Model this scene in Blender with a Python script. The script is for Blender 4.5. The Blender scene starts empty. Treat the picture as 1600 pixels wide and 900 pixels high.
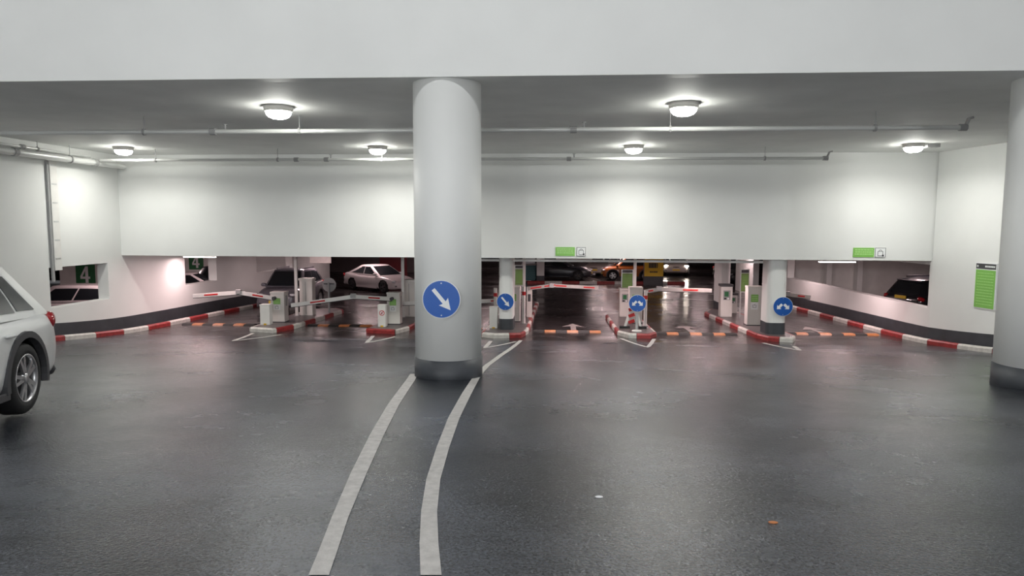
import bpy, bmesh, math, random
from mathutils import Vector, Matrix
random.seed(7)
S = bpy.context.scene
COL = S.collection
# ------------------------------------------------------------------ camera
F = 1067.0; PITCH = math.radians(5.3); YAW = math.radians(3.8); ROLL = math.radians(0.2)
CAM = Vector((0, 0, 3.4))
_f = Vector((-math.sin(YAW)*math.cos(PITCH), math.cos(YAW)*math.cos(PITCH), -math.sin(PITCH)))
_r = Vector((math.cos(YAW), math.sin(YAW), 0)); _u = _r.cross(_f)
CR = _r*math.cos(ROLL)+_u*math.sin(ROLL); CU = -_r*math.sin(ROLL)+_u*math.cos(ROLL)
cd = bpy.data.cameras.new('camera'); cam = bpy.data.objects.new('camera', cd); COL.objects.link(cam)
cd.sensor_width = 36; cd.lens = F/1600*36; cd.clip_start = .05; cd.clip_end = 300
M = Matrix((CR, CU, -_f)).transposed().to_4x4(); M.translation = CAM
cam.matrix_world = M
S.camera = cam
# ------------------------------------------------------------------ world, exposure
w = bpy.data.worlds.new('world'); S.world = w; w.use_nodes = True
w.node_tree.nodes['Background'].inputs[0].default_value = (.5, .5, .52, 1)
w.node_tree.nodes['Background'].inputs[1].default_value = .15
S.view_settings.view_transform = 'Standard'; S.view_settings.look = 'None'
S.view_settings.gamma = 1; S.view_settings.use_curve_mapping = False
S.view_settings.exposure = 0.0
S.cycles.max_bounces = 8; S.cycles.diffuse_bounces = 5; S.cycles.glossy_bounces = 4
S.cycles.sample_clamp_indirect = 8
GATE_W = 78; NEAR_W = 150; BACK_W = 1300; HALL_W = 62     # lamp power, watts

def lamp(name, loc, watts, color, size, size_y=None, parent=None, rot=(0, 0, 0), spread=180):
    d = bpy.data.lights.new(name, 'AREA'); d.energy = watts; d.color = color
    d.shape = 'RECTANGLE' if size_y else 'DISK'; d.size = size
    if size_y: d.size_y = size_y
    d.spread = math.radians(spread)
    o = bpy.data.objects.new(name, d); COL.objects.link(o); o.location = loc; o.rotation_euler = rot
    if parent: o.parent = parent
    return o
# ------------------------------------------------------------------ pixel -> place helpers
def ray(px, py): return _f + CR*((px-800)/F) + CU*((450-py)/F)
def PZ(px, py, z): d = ray(px, py); return CAM + d*((z-CAM.z)/d.z)
def PY(px, py, y): d = ray(px, py); return CAM + d*(y/d.y)
def PX(px, py, x): d = ray(px, py); return CAM + d*(x/d.x)
_FP = [(-14, 1.75), (0, 1.72), (5, 1.45), (10, 1.08), (14, .63), (17.5, .24), (19.5, .07), (21, 0), (26, -.1), (34, -.26), (42, -.3), (110, -.3)]
def _fz(y):
    for i in range(len(_FP)-1):
        a, b = _FP[i], _FP[i+1]
        if y <= b[0]:
            p0 = _FP[max(i-1, 0)]; p3 = _FP[min(i+2, len(_FP)-1)]
            t = (y-a[0])/(b[0]-a[0]); h = b[0]-a[0]
            m0 = (b[1]-p0[1])/(b[0]-p0[0]) if i else (b[1]-a[1])/h
            m1 = (p3[1]-a[1])/(p3[0]-a[0])
            t2, t3 = t*t, t*t*t
            return (2*t3-3*t2+1)*a[1]+(t3-2*t2+t)*h*m0+(-2*t3+3*t2)*b[1]+(t3-t2)*h*m1
    return -.3
GS = .25
def fz(y):                       # exact height of the faceted floor
    k = math.floor(y/GS); a = _fz(k*GS); b = _fz((k+1)*GS); return a+(b-a)*(y/GS-k)
def PF(px, py):                  # pixel on the floor
    z = 0
    for _ in range(25): p = PZ(px, py, z); z = .5*z+.5*fz(p.y)
    return PZ(px, py, z)
# ------------------------------------------------------------------ materials
MAT = {}
def mat(name, col, rough=.5, metal=0, emit=None, es=0, noise=0, nscale=4, bump=0, bscale=50, coat=0, rvar=0):
    m = bpy.data.materials.new(name); m.use_nodes = True; nt = m.node_tree; b = nt.nodes['Principled BSDF']
    b.inputs['Base Color'].default_value = (*col, 1); b.inputs['Roughness'].default_value = rough
    b.inputs['Metallic'].default_value = metal; b.inputs['Coat Weight'].default_value = coat
    if emit: b.inputs['Emission Color'].default_value = (*emit, 1); b.inputs['Emission Strength'].default_value = es
    if noise or bump or rvar:
        tc = nt.nodes.new('ShaderNodeTexCoord')
    if noise or rvar:
        n = nt.nodes.new('ShaderNodeTexNoise'); n.inputs['Scale'].default_value = nscale; n.inputs['Detail'].default_value = 6
        nt.links.new(tc.outputs['Object'], n.inputs['Vector'])
    if noise:
        r = nt.nodes.new('ShaderNodeValToRGB')
        r.color_ramp.elements[0].position = .3; r.color_ramp.elements[1].position = .7
        r.color_ramp.elements[0].color = (*[c*(1-noise) for c in col], 1); r.color_ramp.elements[1].color = (*[min(1, c*(1+noise)) for c in col], 1)
        nt.links.new(n.outputs['Fac'], r.inputs['Fac']); nt.links.new(r.outputs['Color'], b.inputs['Base Color'])
    if rvar:
        mr = nt.nodes.new('ShaderNodeMapRange'); mr.inputs[1].default_value = .3; mr.inputs[2].default_value = .7
        mr.inputs[3].default_value = rough-rvar; mr.inputs[4].default_value = rough+rvar
        nt.links.new(n.outputs['Fac'], mr.inputs[0]); nt.links.new(mr.outputs[0], b.inputs['Roughness'])
    if bump:
        n2 = nt.nodes.new('ShaderNodeTexNoise'); n2.inputs['Scale'].default_value = bscale; n2.inputs['Detail'].default_value = 3
        nt.links.new(tc.outputs['Object'], n2.inputs['Vector'])
        bp = nt.nodes.new('ShaderNodeBump'); bp.inputs['Strength'].default_value = bump; bp.inputs['Distance'].default_value = .01
        nt.links.new(n2.outputs['Fac'], bp.inputs['Height']); nt.links.new(bp.outputs['Normal'], b.inputs['Normal'])
    MAT[name] = m; return m
def asphalt(name, lo, hi, r_lo, r_hi, bump, bscale, dist=.006):
    m = bpy.data.materials.new(name); m.use_nodes = True; nt = m.node_tree; b = nt.nodes['Principled BSDF']; L = nt.links.new
    tc = nt.nodes.new('ShaderNodeTexCoord')
    def nz(scale, det=5, rg=.55, stretch=None):
        n = nt.nodes.new('ShaderNodeTexNoise'); n.inputs['Scale'].default_value = scale; n.inputs['Detail'].default_value = det; n.inputs['Roughness'].default_value = rg
        if stretch:
            mp = nt.nodes.new('ShaderNodeMapping'); mp.inputs['Scale'].default_value = stretch; L(tc.outputs['Object'], mp.inputs['Vector']); L(mp.outputs[0], n.inputs['Vector'])
        else: L(tc.outputs['Object'], n.inputs['Vector'])
        return n
    big = nz(.55, 7, .62, (.9, 1.0, 1)); fine = nz(55, 3, .7); grit = nz(bscale, 3, .6)
    ra = nt.nodes.new('ShaderNodeValToRGB'); ra.color_ramp.elements[0].position = .35; ra.color_ramp.elements[1].position = .68
    ra.color_ramp.elements[0].color = (*lo, 1); ra.color_ramp.elements[1].color = (*hi, 1)
    mx = nt.nodes.new('ShaderNodeMath'); mx.operation = 'MULTIPLY_ADD'; mx.inputs[1].default_value = .9; 
    L(fine.outputs['Fac'], mx.inputs[0]); 
    sb = nt.nodes.new('ShaderNodeMath'); sb.operation = 'SUBTRACT'; sb.inputs[1].default_value = .45; L(big.outputs['Fac'], sb.inputs[0]); L(sb.outputs[0], mx.inputs[2])
    L(mx.outputs[0], ra.inputs['Fac']); L(ra.outputs['Color'], b.inputs['Base Color'])
    wet = nz(.6, 6, .65, (.9, 1.0, 1))
    mr = nt.nodes.new('ShaderNodeMapRange'); mr.inputs[1].default_value = .38; mr.inputs[2].default_value = .6; mr.inputs[3].default_value = r_lo; mr.inputs[4].default_value = r_hi
    L(wet.outputs['Fac'], mr.inputs[0]); L(mr.outputs[0], b.inputs['Roughness'])
    bp = nt.nodes.new('ShaderNodeBump'); bp.inputs['Strength'].default_value = bump; bp.inputs['Distance'].default_value = dist
    L(grit.outputs['Fac'], bp.inputs['Height']); L(bp.outputs['Normal'], b.inputs['Normal'])
    if name == 'asphalt': b.inputs['Specular IOR Level'].default_value = .4
    MAT[name] = m
asphalt('asphalt', (.006, .008, .011), (.092, .100, .118), .20, .28, 1.0, 46, .0052)
asphalt('wet_floor', (.018, .016, .016), (.040, .036, .037), .14, .28, .25, 22, .003)
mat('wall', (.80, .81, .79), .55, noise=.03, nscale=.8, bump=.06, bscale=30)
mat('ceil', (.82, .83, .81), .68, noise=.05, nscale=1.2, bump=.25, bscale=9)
mat('back_grey', (.30, .30, .30), .6)
mat('green_dull', (.15, .24, .07), .5, noise=.08, nscale=3)
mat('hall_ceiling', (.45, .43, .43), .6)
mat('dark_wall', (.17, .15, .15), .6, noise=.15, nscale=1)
mat('skirt', (.045, .050, .058), .5, noise=.2, nscale=3)
mat('white', (.78, .77, .74), .4, noise=.05, nscale=3)
mat('kerb_white', (.62, .60, .56), .5, noise=.16, nscale=9)
mat('kerb_red', (.30, .03, .03), .45, noise=.3, nscale=8)
mat('line', (.52, .50, .48), .6, noise=.16, nscale=14, bump=.5, bscale=60)
mat('worn_line', (.24, .22, .21), .5, noise=.3, nscale=6)
mat('island', (.10, .085, .085), .35, noise=.25, nscale=4)
mat('cabinet', (.72, .70, .66), .38, noise=.03, nscale=3)
mat('boom_shaded', (.42, .40, .38), .45, noise=.1, nscale=5)  # white booms, low-light shade put into the colour; reused on the hanging sign
mat('grey', (.35, .35, .35), .45); mat('dgrey', (.06, .06, .065), .5); mat('black', (.012, .012, .013), .5)
mat('galv', (.62, .63, .62), .32, .55, noise=.08, nscale=8)
mat('pipe', (.70, .71, .69), .28, .15)
mat('blue', (.012, .10, .42), .35); mat('sign_white', (.85, .86, .86), .4)
mat('green', (.22, .50, .10), .45, noise=.06, nscale=3); mat('green_lt', (.42, .70, .26), .5); mat('green_dk', (.03, .16, .06), .5)
mat('red', (.50, .02, .02), .45); mat('orange', (.50, .18, .06), .5, noise=.2, nscale=6); mat('rubber', (.02, .02, .02), .7)
mat('yellow', (.72, .45, .02), .5); mat('teal', (.015, .10, .11), .4); mat('maroon', (.28, .02, .03), .45)
mat('glass', (.012, .015, .018), .06, coat=.3); mat('tire', (.015, .015, .016), .75); mat('alloy', (.55, .55, .56), .3, .85)
mat('chrome', (.7, .7, .7), .15, 1.0); mat('lens_red', (.35, .01, .015), .15, coat=.5); mat('lens_clear', (.75, .77, .8), .1, .3, coat=.5)
mat('plate', (.75, .52, .05), .4)
for n_, c_ in dict(car_white=(.86, .87, .86), car_grey=(.13, .125, .145), car_pearl=(.74, .68, .68), car_black=(.010, .012, .016), car_dark=(.016, .018, .026), car_orange=(.45, .13, .025), car_silver=(.42, .38, .35)).items():
    mat(n_, c_, .28, .05, coat=.7)
mat('head_on', (1, 1, 1), .3, emit=(1, .86, .74), es=90)
mat('lens_on', (1, 1, 1), .4, emit=(1, 1, .93), es=GATE_W*.9)
mat('tube_on', (1, 1, 1), .4, emit=(1, .94, .9), es=7)
# ------------------------------------------------------------------ mesh helpers
def link(name, me, m, parent=None, kind=None, label=None):
    o = bpy.data.objects.new(name, me); COL.objects.link(o)
    ms = m if isinstance(m, (list, tuple)) else [m]
    if not me.materials:
        for k in ms: me.materials.append(MAT[k])
    if parent: o.parent = parent
    if kind: o['kind'] = kind
    if label: o['label'] = label
    return o
def tag(o, label, cat, group=None):
    o['label'] = label; o['category'] = cat
    if group: o['group'] = group
    return o
def thing(name, label, cat, loc=(0, 0, 0), rz=0, group=None):
    o = bpy.data.objects.new(name, None); COL.objects.link(o); o.empty_display_size = .1
    o.location = loc; o.rotation_euler = (0, 0, rz); return tag(o, label, cat, group)
class B:
    def __init__(s): s.v = []; s.f = []; s.mi = []; s.sm = []
    def add(s, vs, fs, mi=0, sm=False):
        n = len(s.v); s.v += [tuple(v) for v in vs]
        for f in fs: s.f.append([i+n for i in f]); s.mi.append(mi); s.sm.append(sm)
        return s
    def box(s, x0, x1, y0, y1, z0, z1, mi=0, bev=0):
        if bev:
            bm = bmesh.new(); bmesh.ops.create_cube(bm, size=1)
            bmesh.ops.transform(bm, matrix=Matrix.Translation(((x0+x1)/2, (y0+y1)/2, (z0+z1)/2)) @ Matrix.Diagonal((x1-x0, y1-y0, z1-z0, 1)), verts=bm.verts)
            bmesh.ops.bevel(bm, geom=bm.edges[:], offset=bev, segments=2, affect='EDGES', profile=.6)
            bm.verts.index_update(); s.add([v.co for v in bm.verts], [[v.index for v in f.verts] for f in bm.faces], mi); bm.free(); return s
        v = [(x0, y0, z0), (x1, y0, z0), (x1, y1, z0), (x0, y1, z0), (x0, y0, z1), (x1, y0, z1), (x1, y1, z1), (x0, y1, z1)]
        return s.add(v, [(3, 2, 1, 0), (4, 5, 6, 7), (0, 1, 5, 4), (1, 2, 6, 5), (2, 3, 7, 6), (3, 0, 4, 7)], mi)
    def tube(s, a, b, r0, r1=None, n=14, mi=0, caps=True):
        a, b = Vector(a), Vector(b); r1 = r0 if r1 is None else r1; d = (b-a).normalized()
        x = d.orthogonal().normalized(); y = d.cross(x)
        v = []
        for p, r in ((a, r0), (b, r1)):
            for k in range(n): t = 2*math.pi*k/n; v.append(p+x*(r*math.cos(t))+y*(r*math.sin(t)))
        f = [(k, (k+1) % n, n+(k+1) % n, n+k) for k in range(n)]
        s.add(v, f, mi, True)
        if caps: s.add(v, [list(range(n))[::-1], list(range(n, 2*n))], mi)
        return s
    def lathe(s, prof, n=32, mi=0, axis='z', cen=(0, 0, 0), sm=True):
        v = []; c = Vector(cen)
        for (r, h) in prof:
            for k in range(n):
                t = 2*math.pi*k/n; p = (r*math.cos(t), r*math.sin(t), h)
                if axis == 'y': p = (p[0], p[2], p[1])
                if axis == 'x': p = (p[2], p[0], p[1])
                v.append(c+Vector(p))
        f = []
        for j in range(len(prof)-1):
            for k in range(n): f.append((j*n+k, j*n+(k+1) % n, (j+1)*n+(k+1) % n, (j+1)*n+k))
        s.add(v, f, mi, sm); return s
    def prism(s, poly, o, ux, uy, d, mi=0):      # poly 2D in plane (o,ux,uy), extruded along d
        o, ux, uy, d = Vector(o), Vector(ux), Vector(uy), Vector(d); n = len(poly)
        v = [o+ux*p[0]+uy*p[1] for p in poly]; v += [p+d for p in v]
        return s.add(v, [list(range(n))[::-1], list(range(n, 2*n))]+[(k, (k+1) % n, n+(k+1) % n, n+k) for k in range(n)], mi)
    def mesh(s, name, fix=True):
        me = bpy.data.meshes.new(name); me.from_pydata(s.v, [], s.f)
        for p, i, q in zip(me.polygons, s.mi, s.sm): p.material_index = i; p.use_smooth = q
        if fix:
            bm = bmesh.new(); bm.from_mesh(me); bmesh.ops.recalc_face_normals(bm, faces=bm.faces); bm.to_mesh(me); bm.free()
        me.update(); return me
    def build(s, name, m, parent=None, **k): return link(name, s.mesh(name), m, parent, **k)
def disc_poly(r, n=36, cx=0, cy=0): return [(cx+r*math.cos(2*math.pi*k/n), cy+r*math.sin(2*math.pi*k/n)) for k in range(n)]
def copy_tree(o, parent=None):
    c = o.copy(); COL.objects.link(c); c.parent = parent
    for ch in list(o.children): copy_tree(ch, c)
    return c
# ================================================================== STRUCTURE
CEIL = 5.5; HC = 13.8; YB = 20.5; YFA = 9.9; BB = 2.4; XL = -13.6
SK = .45
# floor: ramp down to the gates, then the hall
xs = [XL-.2, -9, -4.5, 0, 4.5, 8, 12.6]
def floor_part(y0, y1, m, name, x=xs):
    b = B(); ny = int((y1-y0)/GS)
    v = [(X, y0+GS*j, _fz(y0+GS*j)) for j in range(ny+1) for X in x]; n = len(x)
    b.add(v, [(j*n+i, j*n+i+1, (j+1)*n+i+1, (j+1)*n+i) for j in range(ny) for i in range(n-1)], 0, True)
    return b
b = floor_part(-12, 19.5, 0, 'f'); nb = floor_part(19.5, 42, 0, 'g'); b.add(nb.v, nb.f, 1, True)
nb = floor_part(42, 80, 0, 'g', [-40, XL-.2, -4, 4, 12.6, 30]); b.add(nb.v, nb.f, 1, True)
floor = b.build('floor', ['asphalt', 'wet_floor'], kind='structure')
b = B(); b.box(-40, XL-.2, -12, 42, -.7, -.5); b.build('floor_left', 'wet_floor', kind='structure')
b = B(); b.box(10.9, 30, 15, 33.3, -.65, -.4); b.build('floor_right', 'wet_floor', kind='structure')
# walls along a plan line, with openings given as (s0,s1,z0,z1)
def wall(name, A, Bp, z0, z1, th, openings, m='wall'):
    A, Bp = Vector(A), Vector(Bp); L = (Bp-A).length; d = (Bp-A)/L; nrm = Vector((-d.y, d.x))
    br = sorted({0, L, *[o[0] for o in openings], *[o[1] for o in openings]}); b = B()
    for s0, s1 in zip(br, br[1:]):
        cuts = [(z0, z1)]
        for o in openings:
            if o[0] <= s0+1e-6 and o[1] >= s1-1e-6: cuts = [c for c in ((z0, o[2]), (o[3], z1)) if c[1]-c[0] > .01]
        for c0, c1 in cuts:
            p = [A+d*s0, A+d*s1, A+d*s1+nrm*th, A+d*s0+nrm*th]
            v = [(q.x, q.y, c0) for q in p]+[(q.x, q.y, c1) for q in p]
            b.add(v, [(3, 2, 1, 0), (4, 5, 6, 7), (0, 1, 5, 4), (1, 2, 6, 5), (2, 3, 7, 6), (3, 0, 4, 7)])
    return b.build(name, m, kind='structure')
def ybot(px, py): p = PX(px, py, XL); return p.y, p.z
y1a, z1a = ybot(80, 481); y1b, z1b = ybot(171, 468); _, z1t = ybot(80, 418); _, z1u = ybot(168, 411)
y2a, z2a = ybot(290, 446); y2b, z2b = ybot(339, 438); y3a, z3a = ybot(401, 427); y3b = y3a+4.2
print('openings', y1a, y1b, z1a, z1b, z1t, z1u, '|', y2a, y2b, z2a, z2b, '|', y3a, z3a)
OZ1 = (z1a+z1b)/2; OT1 = (z1t+z1u)/2
o0 = -12
wall('wall_left', (XL, o0), (XL, YB+.02), -1, CEIL+.05, .34, [(y1a-o0, y1b-o0, OZ1, OT1)])
wall('wall_left_hall', (XL, YB+.02), (XL, 40), -1, BB+.05, .34, [(y2a-YB-.02, y2b-YB-.02, (z2a+z2b)/2, 2.25), (y3a-YB-.02, y3b-YB-.02, z3a, 2.25)])
wall('wall_left_upper', (XL, o0), (XL, YFA+.5), CEIL+.05, HC, .3, [], 'back_grey')
RW = [(10.55, 33.0), (10.8, 20.45), (11.25, 18.1), (12.0, 14.0), (12.6, 10.5)]
zs = PX(1470, 474, 10.8); print('right sill', zs)
Lr = (Vector(RW[1])-Vector(RW[0])).length
wall('wall_right_hall', RW[0], RW[1], -1, BB+.05, .3, [(.9, Lr-.12, 1.02, 2.28)])
for k in (1, 2, 3): wall('wall_right' if k == 1 else 'wall_right_bend', RW[k], RW[k+1], -1, CEIL+.05, .3, [])
wall('wall_right_near', RW[4], (12.6, -12), -1, HC, .3, [], 'back_grey')
wall('wall_back', (12.9, -12), (XL-.3, -12), -1, HC, -.3, [], 'back_grey')
b = B(); b.box(XL, 10.85, YB, YB+.30, BB, CEIL+.05); b.build('wall_bulkhead', 'wall', kind='structure')
b = B(); b.box(XL, 12.9, YFA, YFA+.25, CEIL, HC); b.build('wall_fascia', 'wall', kind='structure')
b = B(); b.box(XL, 12.6, YFA+.25, YB, CEIL, CEIL+.3); b.build('ceiling', 'ceil', kind='structure')
b = B(); b.box(XL-.3, 12.9, -12, YFA+.25, HC, HC+.3); b.build('ceiling_upper', 'back_grey', kind='structure')
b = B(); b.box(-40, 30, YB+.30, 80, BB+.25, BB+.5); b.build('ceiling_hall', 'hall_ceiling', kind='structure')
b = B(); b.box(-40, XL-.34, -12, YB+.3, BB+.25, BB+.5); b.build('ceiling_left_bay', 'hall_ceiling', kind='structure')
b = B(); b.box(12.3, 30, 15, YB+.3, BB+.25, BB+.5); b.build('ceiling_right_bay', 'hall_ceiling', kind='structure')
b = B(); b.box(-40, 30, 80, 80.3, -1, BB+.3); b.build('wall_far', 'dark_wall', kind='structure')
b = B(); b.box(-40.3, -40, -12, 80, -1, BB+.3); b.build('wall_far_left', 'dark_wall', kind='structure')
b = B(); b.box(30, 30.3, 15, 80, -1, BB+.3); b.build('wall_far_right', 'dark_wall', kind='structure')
b = B(); b.box(11.3, 30, 33.2, 33.5, -1, BB+.3); b.build('wall_right_bay', 'white', kind='structure')
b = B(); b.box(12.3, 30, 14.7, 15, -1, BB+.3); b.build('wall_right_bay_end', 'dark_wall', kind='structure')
# skirting bands
def band(name, pts, off, h=SK, z=None):
    b = B(); P = []
    for (A, C) in zip(pts, pts[1:]):
        A, C = Vector(A), Vector(C); n = max(1, int((C-A).length/.5))
        for k in range(n): P.append(A.lerp(C, k/n))
    P.append(Vector(pts[-1])); V = []
    for k, p in enumerate(P):
        t = (P[min(k+1, len(P)-1)]-P[max(k-1, 0)]).normalized(); nn = Vector((-t.y, t.x))*off
        zz = fz(p.y)
        for q, dz in ((p, -.05), (p+nn, -.05), (p+nn, h), (p, h)): V.append((q.x, q.y, zz+dz))
    Fs = [(k*4+a, k*4+(a+1) % 4, k*4+4+(a+1) % 4, k*4+4+a) for k in range(len(P)-1) for a in range(4)]
    b.add(V, Fs); b.add([V[0], V[1], V[2], V[3]], [(0, 1, 2, 3)]); b.add(V[-4:], [(0, 1, 2, 3)])
    return b.build(name, 'skirt', kind='structure')
band('baseboard_left', [(XL, 4), (XL, 40)], -.015)
band('baseboard_right', [(12.6, 6), RW[4], RW[3], RW[2], RW[1], RW[0]], .015)
# ------------------------------------------------------------------ painted lines on the floor
def strip(name, pairs, m='line', sub=6, dz=.006, label=None):
    P = [(PF(*a), PF(*c)) for a, c in pairs]; V = []; 
    for (a, c), (e, g) in zip(P, P[1:]):
        for k in range(sub): V.append((a.lerp(e, k/sub), c.lerp(g, k/sub)))
    V.append(P[-1]); b = B(); vv = []
    for a, c in V: vv += [(a.x, a.y, fz(a.y)+dz), (c.x, c.y, fz(c.y)+dz)]
    b.add(vv, [(2*k, 2*k+1, 2*k+3, 2*k+2) for k in range(len(V)-1)])
    return b.build(name, m, floor, label=label)
strip('lane_line', [((482, 900), (514, 900)), ((498, 862), (527, 862)), ((518, 810), (544, 810)), ((548, 740), (573, 740)), ((578, 680), (600, 680)), ((605, 634), (623, 634)), ((634, 595), (648, 595)), ((641, 585), (653, 585))], label='long curved white line ending at the round column')
strip('lane_line', [((657, 900), (690, 900)), ((655.5, 850), (685, 850)), ((658, 800), (683, 800)), ((666, 750), (688, 750)), ((682, 700), (702, 700)), ((700, 654), (718, 654)), ((722, 615), (737, 615)), ((741, 587), (752, 587)), ((757, 571), (766, 571)), ((779, 555), (787, 555)), ((801, 540), (808, 540)), ((811, 532), (817, 532))], label='white line curving past the column to the island')
def quadline(name, pts, wd, label=None):        # floor-plan polyline of constant width
    b = B(); V = []; P = []
    for A, C in zip(pts, pts[1:]):
        A, C = Vector(A), Vector(C); n = max(1, int((C-A).length/.25)); P += [A.lerp(C, k/n) for k in range(n)]
    P.append(Vector(pts[-1]))
    for k, p in enumerate(P):
        t = (P[min(k+1, len(P)-1)]-P[max(k-1, 0)]).normalized(); nn = Vector((-t.y, t.x))*wd/2
        for q in (p+nn, p-nn): V.append((q.x, q.y, fz(q.y)+.006))
    b.add(V, [(2*k, 2*k+1, 2*k+3, 2*k+2) for k in range(len(P)-1)]); return b.build(name, 'worn_line' if name == 'bay_line' else 'line', floor, label=label)
for a, tip, c in (((395, 521), (363, 533), (440, 523)), ((583, 525), (572, 536), (618, 526)), ((767, 533), (757, 544), (806, 534)), ((970, 529), (1012, 543), (1022, 530)), ((1192, 536), (1251, 548), (1240, 541))):
    p = [PF(*q).xy for q in (a, tip, c)]
    quadline('nose_line', [tuple(q) for q in p], .11)
def floor_arrow(cx, y0, L, wd):
    b = B(); poly = [(-.09, 0), (.09, 0), (.09, L*.6), (wd/2, L*.55), (0, L), (-wd/2, L*.55), (-.09, L*.6)]
    b.add([(cx+x, y0+y, fz(y0+y)+.007) for x, y in poly], [list(range(7))]); b.build('painted_arrow', 'worn_line', floor)
for cx in (.55, 4.35, 8.5): floor_arrow(cx, 21.95, 1.9, .75)
quadline('bay_line', [(-11.2, 22.9), (-9.9, 23.1)], .12)
quadline('bay_line', [(2.9, 46.0), (1.9, 49.5)], .14)
# ------------------------------------------------------------------ kerbs
def kerb_stones(parent, pts, first, L=1.0, wd=.17, h=.14, closed=False):
    P = [Vector(p) for p in pts]
    if closed: P.append(P[0])
    acc = [0]
    for a, c in zip(P, P[1:]): acc.append(acc[-1]+(c-a).length)
    n = max(1, round(acc[-1]/L)); L = acc[-1]/n
    def at(s):
        s = min(max(s, 0), acc[-1])
        for i in range(len(P)-1):
            if s <= acc[i+1]+1e-9:
                t = (s-acc[i])/(acc[i+1]-acc[i]); return P[i].lerp(P[i+1], t)
        return P[-1]
    for k in range(n):
        s0, s1 = k*L+.008, (k+1)*L-.008
        ss = [s0]+[x for x in acc if s0+.03 < x < s1-.03]+[s1]; V = []
        for s in ss:
            t = (at(s+.06)-at(s-.06)).normalized(); nn = Vector((-t.y, t.x)); p = at(s); z = fz(p.y)
            for u, dz in ((-.5, -.02), (-.5, h-.04), (-.3, h), (.3, h), (.5, h-.04), (.5, -.02)):
                q = p+nn*(u*wd); V.append((q.x, q.y, z+dz))
        b = B(); m = 6
        b.add(V, [(j*m+a, j*m+(a+1) % m, (j+1)*m+(a+1) % m, (j+1)*m+a) for j in range(len(ss)-1) for a in range(m)]+[list(range(m)), list(range((len(ss)-1)*m, len(ss)*m))])
        b.build('kerb_stone', ['kerb_white', 'kerb_red'][(k+first) % 2], parent)
k_ = thing('kerb', 'red and white painted kerb running along the left wall', 'kerb', group='wall kerbs')
kerb_stones(k_, [(XL+.32, 11.5), (XL+.32, 17.5), (XL+.45, 20), (XL+.6, 24), (XL+.8, 30), (XL+.85, 36)], 1, 1.15)
k_ = thing('kerb', 'red and white painted kerb below the long opening of the right wall', 'kerb', group='wall kerbs')
kerb_stones(k_, [(10.1, 33), (10.45, 22.5), (10.62, 20.4), (10.95, 18.2), (11.55, 15.0), (12.1, 12.0)], 0, 1.15)
k_ = thing('kerb', 'red and white kerb crossing the far end of the lanes before parked cars', 'kerb')
kerb_stones(k_, [(-1.9, 43.0), (8.0, 43.4)], 1, 1.05, h=.16)
isl = {}
def island(key, label, pts, first):
    t = thing('traffic_island', label, 'traffic island', group='gate islands'); isl[key] = t
    ins = []; n = len(pts); c = sum((Vector(p) for p in pts), Vector((0, 0)))/n
    b = B(); P = [Vector(p) for p in pts]
    V = [(p.x, p.y, fz(p.y)+.14) for p in P]+[(p.x, p.y, fz(p.y)-.05) for p in P]
    b.add(V, [list(range(n)), list(range(n, 2*n))[::-1]]+[(i, (i+1) % n, n+(i+1) % n, n+i) for i in range(n)])
    b.build('island_top', 'island', t); kerb_stones(t, pts, first, .9, closed=True)
island('A', 'narrow kerbed island with gate cabinet beside the lane along the left wall', [(-9.62, 20.8), (-8.85, 20.55), (-8.62, 21.6), (-8.5, 26.3), (-8.9, 26.8), (-9.75, 26.3)], 0)
island('B', 'narrow kerbed island half hidden behind the big round column', [(-5.9, 20.9), (-5.0, 20.7), (-4.82, 21.6), (-4.75, 26.4), (-5.2, 26.9), (-5.85, 26.3)], 1)
island('C', 'narrow kerbed island around the slim column with single arrow sign', [(-2.2, 20.3), (-1.85, 20.0), (-1.12, 20.25), (-.98, 21.2), (-.9, 30.5), (-1.3, 31.2), (-2.1, 30.5)], 0)
island('D', 'narrow kerbed island with the double arrow sign on a short pole', [(1.95, 21.2), (2.2, 20.55), (2.75, 20.5), (2.98, 21.0), (2.95, 25.6), (2.4, 26.3), (1.9, 25.6)], 0)
island('E', 'narrow kerbed island around the slim column with double arrow sign', [(6.1, 20.9), (6.25, 20.3), (6.75, 20.0), (7.0, 20.6), (7.05, 27.4), (6.3, 28.2), (5.85, 27.0)], 1)
# ------------------------------------------------------------------ speed bumps
def bump_seg(name):
    b = B(); L = .36; poly = [(-.17, 0), (-.09, .045), (.09, .045), (.17, 0)]
    b.prism(poly, (0, 0, 0), (0, 1, 0), (0, 0, 1), (L-.01, 0, 0)); return b.mesh(name)
bm_o = bump_seg('bump_orange'); bm_k = bump_seg('bump_black')
for x0, x1, y, lab in ((-12.7, -9.9, 22.3, 'beside the left wall kerb'), (-8.4, -6.1, 22.45, 'between the two islands left of the round column'), (-4.6, -2.4, 22.1, 'behind the big round column'), (-.75, 1.7, 21.75, 'between the slim column and the pole sign island'), (3.1, 5.8, 21.6, 'between the pole sign island and the double arrow column'), (7.2, 10.3, 22.0, 'beside the right wall kerb')):
    t = thing('speed_bump', 'orange and black rubber speed bump '+lab, 'speed bump', (x0, y, fz(y)), group='speed bumps across the lanes')
    for k in range(int((x1-x0)/.36)):
        o = link('bump_segment', bm_o if k % 2 else bm_k, 'orange' if k % 2 else 'rubber', t); o.location = (k*.36, 0, .0)
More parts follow.
